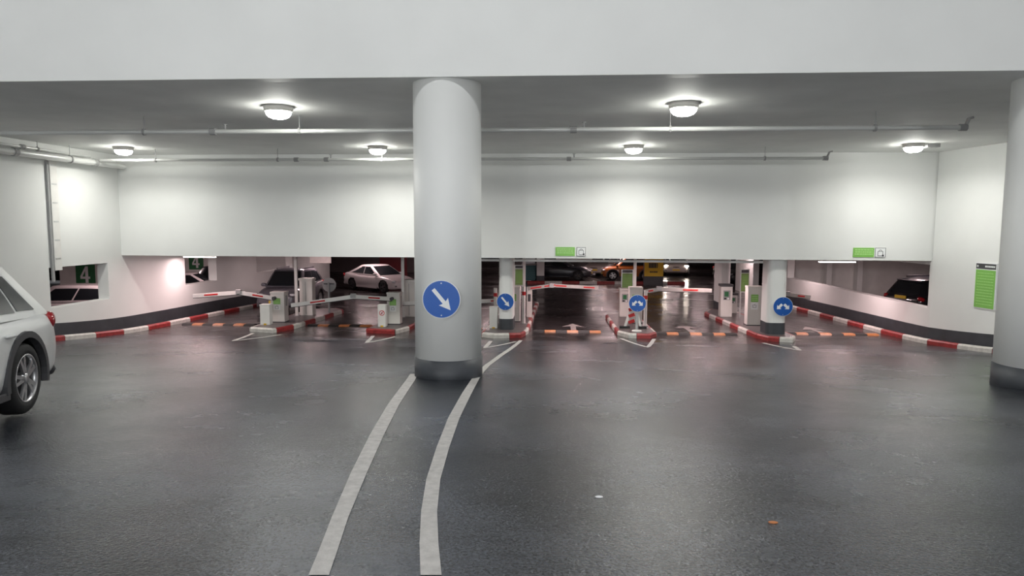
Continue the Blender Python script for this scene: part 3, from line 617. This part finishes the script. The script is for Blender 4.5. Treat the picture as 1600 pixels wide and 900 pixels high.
# ================================================================== CARS
def smooth_mesh(me):
    for p in me.polygons: p.use_smooth = True
def car(name, label, loc, heading, paint, style='suv', L=4.5, W=1.84, H=1.66, wr=.345, lit=False, clad=True, rim='alloy', rack=False, group=None, pz=.74, rake=.40):
    t = thing(name, label, 'car', loc, heading, group)
    wb = .60*L; xf_ax, xr_ax = L*.5-.19*L, L*.5-.19*L-wb
    hw = W/2
    st = {'suv': [(-.5, .86, .86, .42), (-.488, .94, 1.0, .34), (-.455, .985, 1.07, .28), (-.40, 1, 1.09, .25), (-.2, 1, 1.05, .23), (.05, 1, 1.02, .22), (.20, 1, 1.01, .22), (.27, .99, .99, .22), (.40, .965, .93, .22), (.465, .90, .82, .24), (.49, .80, .72, .30), (.5, .70, .60, .38)],
          'sedan': [(-.5, .80, .82, .42), (-.485, .90, .93, .32), (-.44, .96, .98, .26), (-.38, .99, .99, .22), (-.2, 1, .95, .20), (.05, 1, .92, .19), (.18, 1, .91, .19), (.25, .99, .90, .19), (.38, .965, .82, .19), (.45, .90, .73, .20), (.485, .78, .64, .24), (.5, .64, .54, .30)]}[style]
    sc_ = H/(1.66 if style == 'suv' else 1.44)
    prof = [(0, 0), (.88, 0), (.97, .10), (1.0, .42), (.985, .74), (.95, .90), (.86, .985), (.5, 1.012), (0, 1.02)]
    V = []; n = len(prof); full = [(a, c) for a, c in prof]+[(-a, c) for a, c in prof[-2:0:-1]]; m = len(full)
    for fx, wf, zt, zb in st:
        zt *= sc_; zb *= sc_
        for a, c in full: V.append((fx*L, a*wf*hw, zb+(zt-zb)*c))
    b = B(); k = len(st)
    b.add(V, [(j*m+i, j*m+(i+1) % m, (j+1)*m+(i+1) % m, (j+1)*m+i) for j in range(k-1) for i in range(m)], 0, True)
    for j in (0, k-1):     # end caps as strips
        o = j*m
        b.f += [[o+i, o+i+1, o+m-i-1, o+(m-i) % m] for i in range(1, n-2)]+[[o, o+1, o+m-1], [o+n-2, o+n-1, o+n]]
        b.mi += [0]*(n-1); b.sm += [True]*(n-1)
    me = b.mesh('body'); bo = link('body', me, paint, t)
    md = bo.modifiers.new('s', 'SUBSURF'); md.levels = md.render_levels = 2
    cut = B()
    for ax in (xf_ax, xr_ax):
        for s in (-1, 1): cut.tube((ax, s*(hw-.30), wr), (ax, s*(hw+.2), wr), wr*1.16, n=32)
    cm = cut.mesh('cutter'); bm = bmesh.new(); bm.from_mesh(cm); bmesh.ops.remove_doubles(bm, verts=bm.verts, dist=1e-5); bmesh.ops.recalc_face_normals(bm, faces=bm.faces); bm.to_mesh(cm); bm.free(); co = link('cutter', cm, 'black', t); md = bo.modifiers.new('b', 'BOOLEAN'); md.object = co; md.operation = 'DIFFERENCE'; md.solver = 'EXACT'
    bpy.context.view_layer.update(); dg = bpy.context.evaluated_depsgraph_get()
    nm = bpy.data.meshes.new_from_object(bo.evaluated_get(dg)); bo.modifiers.clear(); bo.data = nm
    nm.materials.clear(); nm.materials.append(MAT[paint]); nm.materials.append(MAT['black'])
    for p in nm.polygons:
        c = p.center; inside = any(abs(math.hypot(c.x-ax, c.z-wr)-wr*1.16) < .012 or (math.hypot(c.x-ax, c.z-wr) < wr*1.15 and abs(c.y) < hw-.2) for ax in (xf_ax, xr_ax))
        p.material_index = 1 if inside else 0
    bm = bmesh.new(); bm.from_mesh(nm); 
    for e in bm.edges:
        if len(e.link_faces) == 2 and e.calc_face_angle(0) > .7: e.smooth = False
    for f in bm.faces: f.smooth = True
    bm.to_mesh(nm); bm.free()
    bpy.data.objects.remove(co)
    # greenhouse
    zb, zt = (st[5][2]-.04)*sc_, H
    if style == 'suv': XF = (.29*L, .115*L); XR = (-.485*L, -rake*L); bow = .10
    else: XF = (.25*L, .04*L); XR = (-.43*L, -.19*L); bow = .12
    HW = (hw*.93, hw*.70); zbr = (st[2][2]-.05)*sc_
    lr = lambda q, v: q[0]+(q[1]-q[0])*v
    def zz(x, v):
        base = zb+(zbr-zb)*max(0, min(1, (x-XF[0])/(XR[0]-XF[0]))); top = H-.03-.10*abs((x-.0)/(L*.45))**2*(1 if x < 0 else .5); return base+(top-base)*v
    vm = lambda v: 1-(1-v)**1.35 if v < 1 else 1
    def side(u, v, s, off=0):
        xa, xb = lr(XR, v)+bow*.5, lr(XF, v)-bow; x = xa+(xb-xa)*u; h = lr(HW, v**1.25)*(1-.05*(2*u-1)**2)+off; return Vector((x, s*h, zz(x, v)))
    def front(y, v, off=0):
        h = lr(HW, v**1.25)*.95; x = lr(XF, v)-bow*(y**2)+off; p = side(1, v, 1); return Vector((x, y*h, zz(lr(XF, v)-bow, v)+off*.6))
    def rear(y, v, off=0):
        h = lr(HW, v**1.25)*.95; x = lr(XR, v)+bow*.5*(y**2)-off; return Vector((x, y*h, zz(lr(XR, v)+bow*.5, v)+off*.4))
    vs = [0, .2, .4, .6, .8, .93, 1.0]; V = []; nu = 8
    for v in vs:
        ring = [side(i/nu, v, 1) for i in range(nu+1)]+[front(1-2*i/nu, v) for i in range(1, nu)]+[side(1-i/nu, v, -1) for i in range(nu+1)]+[rear(-1+2*i/nu, v) for i in range(1, nu)]
        V += ring
    m = 4*nu; c = Vector((sum(q.x for q in V[-m:])/m, 0, H)); top = V[-m:]
    for f_, dz in ((.85, .022), (.5, .032)): V += [Vector((c.x+(q.x-c.x)*f_, q.y*f_, q.z+dz+(H-.03-q.z)*(1-f_)*.6)) for q in top]
    nl = len(vs)+2; b = B(); b.add(V, [(j*m+i, j*m+(i+1) % m, (j+1)*m+(i+1) % m, (j+1)*m+i) for j in range(nl-1) for i in range(m)], 0, True)
    o = (nl-1)*m; b.add([V[o+i] for i in range(m)]+[Vector((c.x, 0, max(V[o+i].z for i in range(m))+.004))], [(i, (i+1) % m, m) for i in range(m)], 0, True)
    b.build('cabin', paint, t)
    def pane(nm_, fn, nu_=6, nv_=3, m_='glass'):
        P0 = [[fn(i/nu_, j/nv_, .007) for i in range(nu_+1)] for j in range(nv_+1)]; P1 = [[fn(i/nu_, j/nv_, -.012) for i in range(nu_+1)] for j in range(nv_+1)]
        b = B(); w_ = nu_+1; N = w_*(nv_+1); VV = [q for r_ in P0 for q in r_]+[q for r_ in P1 for q in r_]
        fs = [(j*w_+i, j*w_+i+1, (j+1)*w_+i+1, (j+1)*w_+i) for j in range(nv_) for i in range(nu_)]
        per = [i for i in range(nu_)]+[j*w_+nu_ for j in range(nv_)]+[nv_*w_+i for i in range(nu_, 0, -1)]+[j*w_ for j in range(nv_, 0, -1)]
        b.add(VV, fs, 0, True); b.add(VV, [(per[i], per[(i+1) % len(per)], N+per[(i+1) % len(per)], N+per[i]) for i in range(len(per))])
        return b.build(nm_, m_, t)
    pane('windscreen', lambda u, v, o_: front(-.90+1.80*u, .07+.84*v, o_))
    pane('rear_window', lambda u, v, o_: rear(-.86+1.72*u, .16+.72*v, o_))
    def sp(s, a0, a1, c0, c1, v0, v1): return lambda u, v, o_: side((a0+(c0-a0)*v)+((a1+(c1-a1)*v)-(a0+(c0-a0)*v))*u, v0+(v1-v0)*v, s, o_)
    for s in (-1, 1):
        pane('side_window', sp(s, .56, .93, .56, .90, .13, .86)); 
        if style == 'suv':
            pane('side_window', sp(s, .255, .54, .255, .54, .13, .86)); pane('side_window', sp(s, .095, .235, .13, .235, .15, .80))
        else:
            pane('side_window', sp(s, .22, .54, .30, .54, .13, .86)); pane('side_window', sp(s, .10, .21, .26, .29, .14, .72))
    # wheels
    def wheel_mesh():
        w_ = .215; r_ = wr
        tb = B().lathe([(r_*.66, -w_/2), (r_*.80, -w_/2-.006), (r_*.94, -w_/2+.006), (r_, -w_/2+.035), (r_, w_/2-.035), (r_*.94, w_/2-.006), (r_*.80, w_/2+.006), (r_*.66, w_/2), (r_*.66, -w_/2)], 36, axis='y').mesh('wheel')
        rb = B().lathe([(r_*.67, w_/2-.006), (r_*.69, w_/2+.004), (r_*.64, w_/2+.002), (r_*.61, w_/2-.03), (r_*.62, -.02)], 36, axis='y')
        for q in range(5):
            a = 2*math.pi*q/5
            for da in (-.16, .16):
                i0 = Vector((math.cos(a+da*.5)*r_*.12, 0, math.sin(a+da*.5)*r_*.12)); o1 = Vector((math.cos(a+da*1.25)*r_*.66, 0, math.sin(a+da*1.25)*r_*.66)); d_ = (o1-i0).normalized(); pn = Vector((-d_.z, 0, d_.x)); y0, y1_ = w_/2-.028, w_/2-.006
                rb.prism([(0, -.024), ((o1-i0).length, -.017), ((o1-i0).length, .017), (0, .024)], i0+Vector((0, y0, 0)), d_, pn, (0, y1_-y0, 0))
        rb.lathe([(0, w_/2+.002), (r_*.13, w_/2+.0), (r_*.16, w_/2-.02), (r_*.16, 0)], 20, axis='y')
        db = B().lathe([(0, -.0), (r_*.64, -.0), (r_*.64, -.02), (0, -.02)], 28, axis='y').mesh('wheel_disc')
        return tb, rb.mesh('rim'), db
    tb, rb, db = wheel_mesh()
    for ax in (xf_ax, xr_ax):
        for s in (-1, 1):
            wo = link('wheel', tb, 'tire', t); wo.location = (ax, s*(hw-.125), wr); wo.rotation_euler = (0, 0, 0 if s > 0 else math.pi)
            link('rim', rb, rim, wo); link('wheel_disc', db, 'dgrey', wo)
            if clad:
                a_ = B(); Pn = 20; VV = []
                for q in range(Pn+1):
                    th = math.radians(-12+204*q/Pn)
                    for rr, yy in ((wr*1.145, hw-.06), (wr*1.15, hw+.012), (wr*1.33, hw+.008), (wr*1.34, hw-.06)): VV.append((ax+rr*math.cos(th), s*yy, wr+rr*math.sin(th)))
                a_.add(VV, [(q*4+i, q*4+(i+1) % 4, q*4+4+(i+1) % 4, q*4+4+i) for q in range(Pn) for i in range(4)]+[(0, 1, 2, 3), tuple(range(Pn*4, Pn*4+4))]); a_.build('wheel_arch_trim', 'dgrey', t)
    # details
    def blob(nm_, c, r, m_, rot=0, ry=0):
        bm = bmesh.new(); bmesh.ops.create_uvsphere(bm, u_segments=16, v_segments=10, radius=1)
        for v in bm.verts:
            v.co = Vector([math.copysign(abs(q)**.7, q) for q in v.co])
        bmesh.ops.transform(bm, matrix=Matrix.Translation(c) @ Matrix.Rotation(rot, 4, 'Z') @ Matrix.Rotation(ry, 4, 'Y') @ Matrix.Diagonal((*r, 1)), verts=bm.verts)
        me_ = bpy.data.meshes.new(nm_); bm.to_mesh(me_); bm.free(); smooth_mesh(me_); return link(nm_, me_, m_, t)
    S_ = sc_; hz = (.74 if style == 'suv' else .64)*S_
    for s in (-1, 1):
        blob('headlight', (L*.462, s*hw*.74, hz), (.11, .20, .06), 'head_on' if lit else 'lens_clear', s*-.65)
        blob('tail_light', (-L*.468, s*hw*.85, (.95 if style == 'suv' else .82)*S_), (.13, .10, .085), 'lens_red', s*.35, .35)
        mx = blob('wing_mirror', (L*.235 if style == 'suv' else L*.165, s*(hw-.015), (1.06 if style == 'suv' else .96)*S_), (.07, .11, .07), paint)
        for u_ in (.06, -.19): blob('door_handle', (L*u_-.1, s*(hw*.997), .86*S_), (.10, .022, .018), paint)
        B().box(-L*.20, L*.20, s*hw*.985-.015, s*hw*.985+.015, .22*S_, .30*S_, bev=.01).build('sill_trim', 'dgrey' if clad else paint, t)
        blob('fog_recess', (L*.472, s*hw*.62, .40*S_), (.07, .16, .05), 'black', s*-.5)
    blob('grille', (L*.482, 0, (.58 if style == 'suv' else .50)*S_), (.07, hw*.50, .13*S_), 'black')
    B().box(L*.5-.01, L*.5+.02, -.26, .26, .42*S_, .53*S_, bev=.004).build('number_plate', 'plate', t)
    B().box(-L*.5-.02, -L*.5+.02, -.26, .26, pz*S_, (pz+.11)*S_, bev=.004).build('number_plate', 'plate', t)
    blob('rear_bumper', (-L*.470, 0, .37*S_), (.13, hw*.95, .13), 'dgrey' if clad else paint)
    if style == 'suv':
        q0, q1 = rear(-.9, .97), rear(.9, .97); B().box(q0.x-.14, q0.x+.10, -abs(q0.y), abs(q0.y), q0.z-.015, q0.z+.02, bev=.01).build('spoiler', 'dgrey' if rack else paint, t)
    if rack:
        for s in (-1, 1): B().box(-L*.32, L*.06, s*hw*.62-.02, s*hw*.62+.02, H-.05, H+.035, bev=.012).build('roof_rail', 'dgrey', t)
    return t
# near white SUV driving up the ramp: rear wheel touches the floor at pixel (36,648)
pw = PF(26, 649)
L0 = 4.45
print('suv wheel', pw)
hd = math.radians(-72.5)
rxl = -(L0*.31)  # rear axle in car x
ax_l = Vector((L0*.5-.19*L0-.60*L0, .92-.125, 0)); rot = Matrix.Rotation(hd, 3, 'Z'); org = Vector((pw.x, pw.y, 0))-rot @ ax_l*1.05
c0 = car('car', 'white sport utility car cut by the frame, driving up the ramp', (org.x, org.y, 0), hd, 'car_white', 'suv', L0, 1.84, 1.60, .365, rake=.35)
yA, yR = org.y+(rot @ Vector((L0*.31, 0, 0))).y, org.y+(rot @ Vector((-L0*.29, 0, 0))).y
slope = (fz(yA)-fz(yR))/(abs(yR-yA)); c0.rotation_euler = (0, -math.atan(slope), hd); c0.location.z = (fz(yA)+fz(yR))/2; c0.scale = (1.05,)*3
# hall cars
def place(px, py, z): p = PZ(px, py, z); return p
p = PY(470, 500, 26.3); car('car', 'dark grey compact off-road car waiting at the left barrier', (-11.15, 28.0, fz(28)), math.radians(-87), 'car_grey', 'suv', 4.0, 1.72, 1.68, .33, rack=True)
car('car', 'white sedan parked beyond the barrier of the second lane', (-9.9, 37.4, fz(37)), math.radians(-38), 'car_pearl', 'sedan', 4.66, 1.80, 1.46, .33, clad=False, rim='dgrey')
car('car', 'dark sedan parked behind the far kerb', (.05, 46.6, -.3), math.radians(-6), 'car_dark', 'sedan', 4.6, 1.8, 1.46, .33, clad=False, rim='dgrey')
car('car', 'orange small off-road car parked behind the far kerb', (4.82, 46.7, -.3), math.radians(180), 'car_orange', 'suv', 3.6, 1.7, 1.56, .33)
car('car', 'pale sedan parked between the dark sedan and the orange car', (3.4, 51.5, -.3), math.radians(-110), 'car_silver', 'sedan', 4.6, 1.8, 1.46, .33, clad=False)
p = (PY(1041, 408, 50)+PY(1068, 408, 50))/2
car('car', 'car with headlights switched on far down the middle lane', (p.x+.42, 52.2, -.3), math.radians(-98), 'car_silver', 'suv', 4.4, 1.85, 1.66, .34, lit=True)
hv = Vector((math.cos(math.radians(19)), math.sin(math.radians(19)), 0))
p = PY(1408, 440, 27.3)+hv*2.35; car('car', 'black off-road car parked beyond the opening in the right wall', (p.x, p.y, -.4), math.radians(19), 'car_black', 'suv', 4.7, 1.92, 1.82, .37, rack=True, pz=.92)
p = p+Vector((.74, -2.15, 0))-hv*.1;  car('car', 'silver car next to the black car beyond the right opening', (p.x, p.y, -.4), math.radians(19), 'car_silver', 'suv', 4.5, 1.8, 1.6, .34, pz=.88)
p = PZ(120, 448, 1.0); print('white bay', p)
car('car', 'white car parked beyond the nearer opening in the left wall', (p.x-.6, p.y+.5, -.5), math.radians(196), 'car_pearl', 'suv', 4.5, 1.8, 1.55, .34, clad=False)
p = PZ(305, 428, .95); print('white bay2', p)
car('car', 'white car parked beyond the farther opening in the left wall', (p.x-.6, p.y+.8, -.5), math.radians(14), 'car_pearl', 'sedan', 4.5, 1.8, 1.48, .33, clad=False)
car('car', 'dark car behind the white car beyond the farther left opening', (p.x-.2, p.y+5.0, -.5), math.radians(10), 'car_dark', 'suv', 4.4, 1.8, 1.62, .34)
car('car', 'dark car with lights reflected parked right of the red wall', (-6.6, 46.5, -.3), math.radians(-80), 'car_dark', 'suv', 4.4, 1.8, 1.62, .34)
car('car', 'dark car parked in the gap behind the far slim column', (11.5, 45.5, -.3), math.radians(-90), 'car_black', 'sedan', 4.6, 1.8, 1.46, .33, clad=False)
# ================================================================== HALL PIECES
def numbered_column(label, px, y, wpx, sy0, sy1, wcol=1.5):
    a = PY(px, sy0, y); c = PY(px, sy1, y); t = thing('numbered_column', label, 'column', (a.x, y+.4, -.5), group='columns with a green number four')
    B().box(-wcol/2, wcol/2, -.4, .4, 0, BB+.75).build('shaft', 'white', t)
    W = wpx*y/F*1.0; z0, z1 = c.z+.5, a.z+.5; s_ = B().box(-W/2, W/2, -.42, -.4, z0, z1).build('green_square', 'green_dk', t)
    H = z1-z0; k = H*.8
    four = [(.30, 0), (.48, 0), (.48, .24), (.60, .24), (.60, .38), (.48, .38), (.48, 1), (.32, 1), (-.02, .40), (-.02, .24), (.30, .24)]
    hole = [(.30, .38), (.30, .72), (.13, .38)]
    B().prism([((x-.3)*k, (z-.5)*k+(z0+z1)/2) for x, z in four], (0, -.43, 0), (1, 0, 0), (0, 0, 1), (0, .012, 0)).build('digit_four', 'sign_white', s_)
    B().prism([((x-.3)*k, (z-.5)*k+(z0+z1)/2) for x, z in hole], (0, -.436, 0), (1, 0, 0), (0, 0, 1), (0, .012, 0)).build('digit_hole', 'green_dk', s_)
numbered_column('pale column with a green number four beyond the nearer left opening', 133, 31, 33, 413, 445, 2.6)
numbered_column('pale column with a green number four beyond the farther left opening', 306, 40, 24, 397, 421, 2.2)
t = thing('yellow_panel', 'yellow panel with dark lettering on a pillar beside the lit headlights', 'sign', (PY(1021.5, 430, 42.6).x, 42.6, -.3))
a, c = PY(1007, 403, 42.6), PY(1036, 432, 42.6); W = c.x-a.x
B().box(-W/2, W/2, .03, .5, 0, BB+.54).build('pillar', 'dgrey', t); B().box(-W/2, W/2, 0, .03, c.z+.3, a.z+.7).build('panel', 'yellow', t)
text_lines(t, -W*.28, W*.2, c.z+.75, c.z+1.2, 1, 0, 'black', 5, .7); text_lines(t, -W*.22, W*.2, c.z+.5, c.z+.65, 1, 0, 'black', 6, .6); 
t = thing('container', 'teal wheeled container beside the pale square column', 'container', (PY(826, 440, 44).x, 44.3, -.3))
B().box(-.45, .45, -.5, .5, .12, 1.1, bev=.03).build('body', 'teal', t); B().box(-.47, .47, -.52, .52, 1.1, 1.18, bev=.02).build('lid', 'grey', t)
B().box(-.42, .42, -.45, .45, 1.18, 1.65, bev=.05).build('wrapped_load', 'lens_clear', t)
for sx in (-1, 1):
    for sy in (-1, 1): B().lathe([(0, -.03), (.06, -.03), (.06, .03), (0, .03)], 14, axis='x', cen=(sx*.36, sy*.4, .06)).build('castor', 'black', t)
p = PY(614, 412, 44.5); t = thing('red_wall_panel', 'dark red wall panel behind the white sedan', 'wall panel', (p.x, 44.5, -.3))
B().box(-.9, .9, 0, .25, .1, 2.9).build('panel', 'maroon', t); B().box(-.95, .95, -.02, .27, 0, .1).build('base', 'dgrey', t)
p = PY(501, 408, 30.5); t = thing('hanging_sign', 'blank beige sign panel hanging above the grey car', 'sign', (p.x, 30.5, 1.62))
B().box(-.5, .5, -.03, .03, 0, .6, bev=.01).build('panel', 'boom_shaded', t)
for s in (-1, 1): B().tube((s*.4, 0, .6), (s*.4, 0, 1.03), .012, n=8).build('hanger', 'galv', t)
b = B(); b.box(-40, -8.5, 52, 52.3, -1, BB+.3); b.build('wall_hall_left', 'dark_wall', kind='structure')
b = B(); b.box(-18.6, XL-.34, 37, 37.3, -1, BB+.3); b.build('wall_left_bay', 'wall', kind='structure')
wall('wall_hall_right', (10.55, 36.5), (10.55, 40), -1, BB+.05, .3, [])
for x in (12.6, 14.0): slim_column('white pilaster before the end wall of the right bay', x, x+.25, 32.85, 33.2, rad=.02)
# ------------------------------------------------------------------ small litter on the ramp
for px, py, m_, lab, r_ in ((1208, 817, 'orange', 'small orange scrap lying on the asphalt', .022), (936, 777, 'sign_white', 'small white scrap lying on the asphalt', .02)):
    p = PF(px, py); t = B(); t.lathe([(0, 0), (r_, 0), (r_*1.05, .004), (r_*.6, .008), (0, .008)], 10); o = t.build('litter_scrap', m_); o.location = (p.x, p.y, fz(p.y)+.002); o.scale = (1.4, .8, 1); tag(o, lab, 'litter')
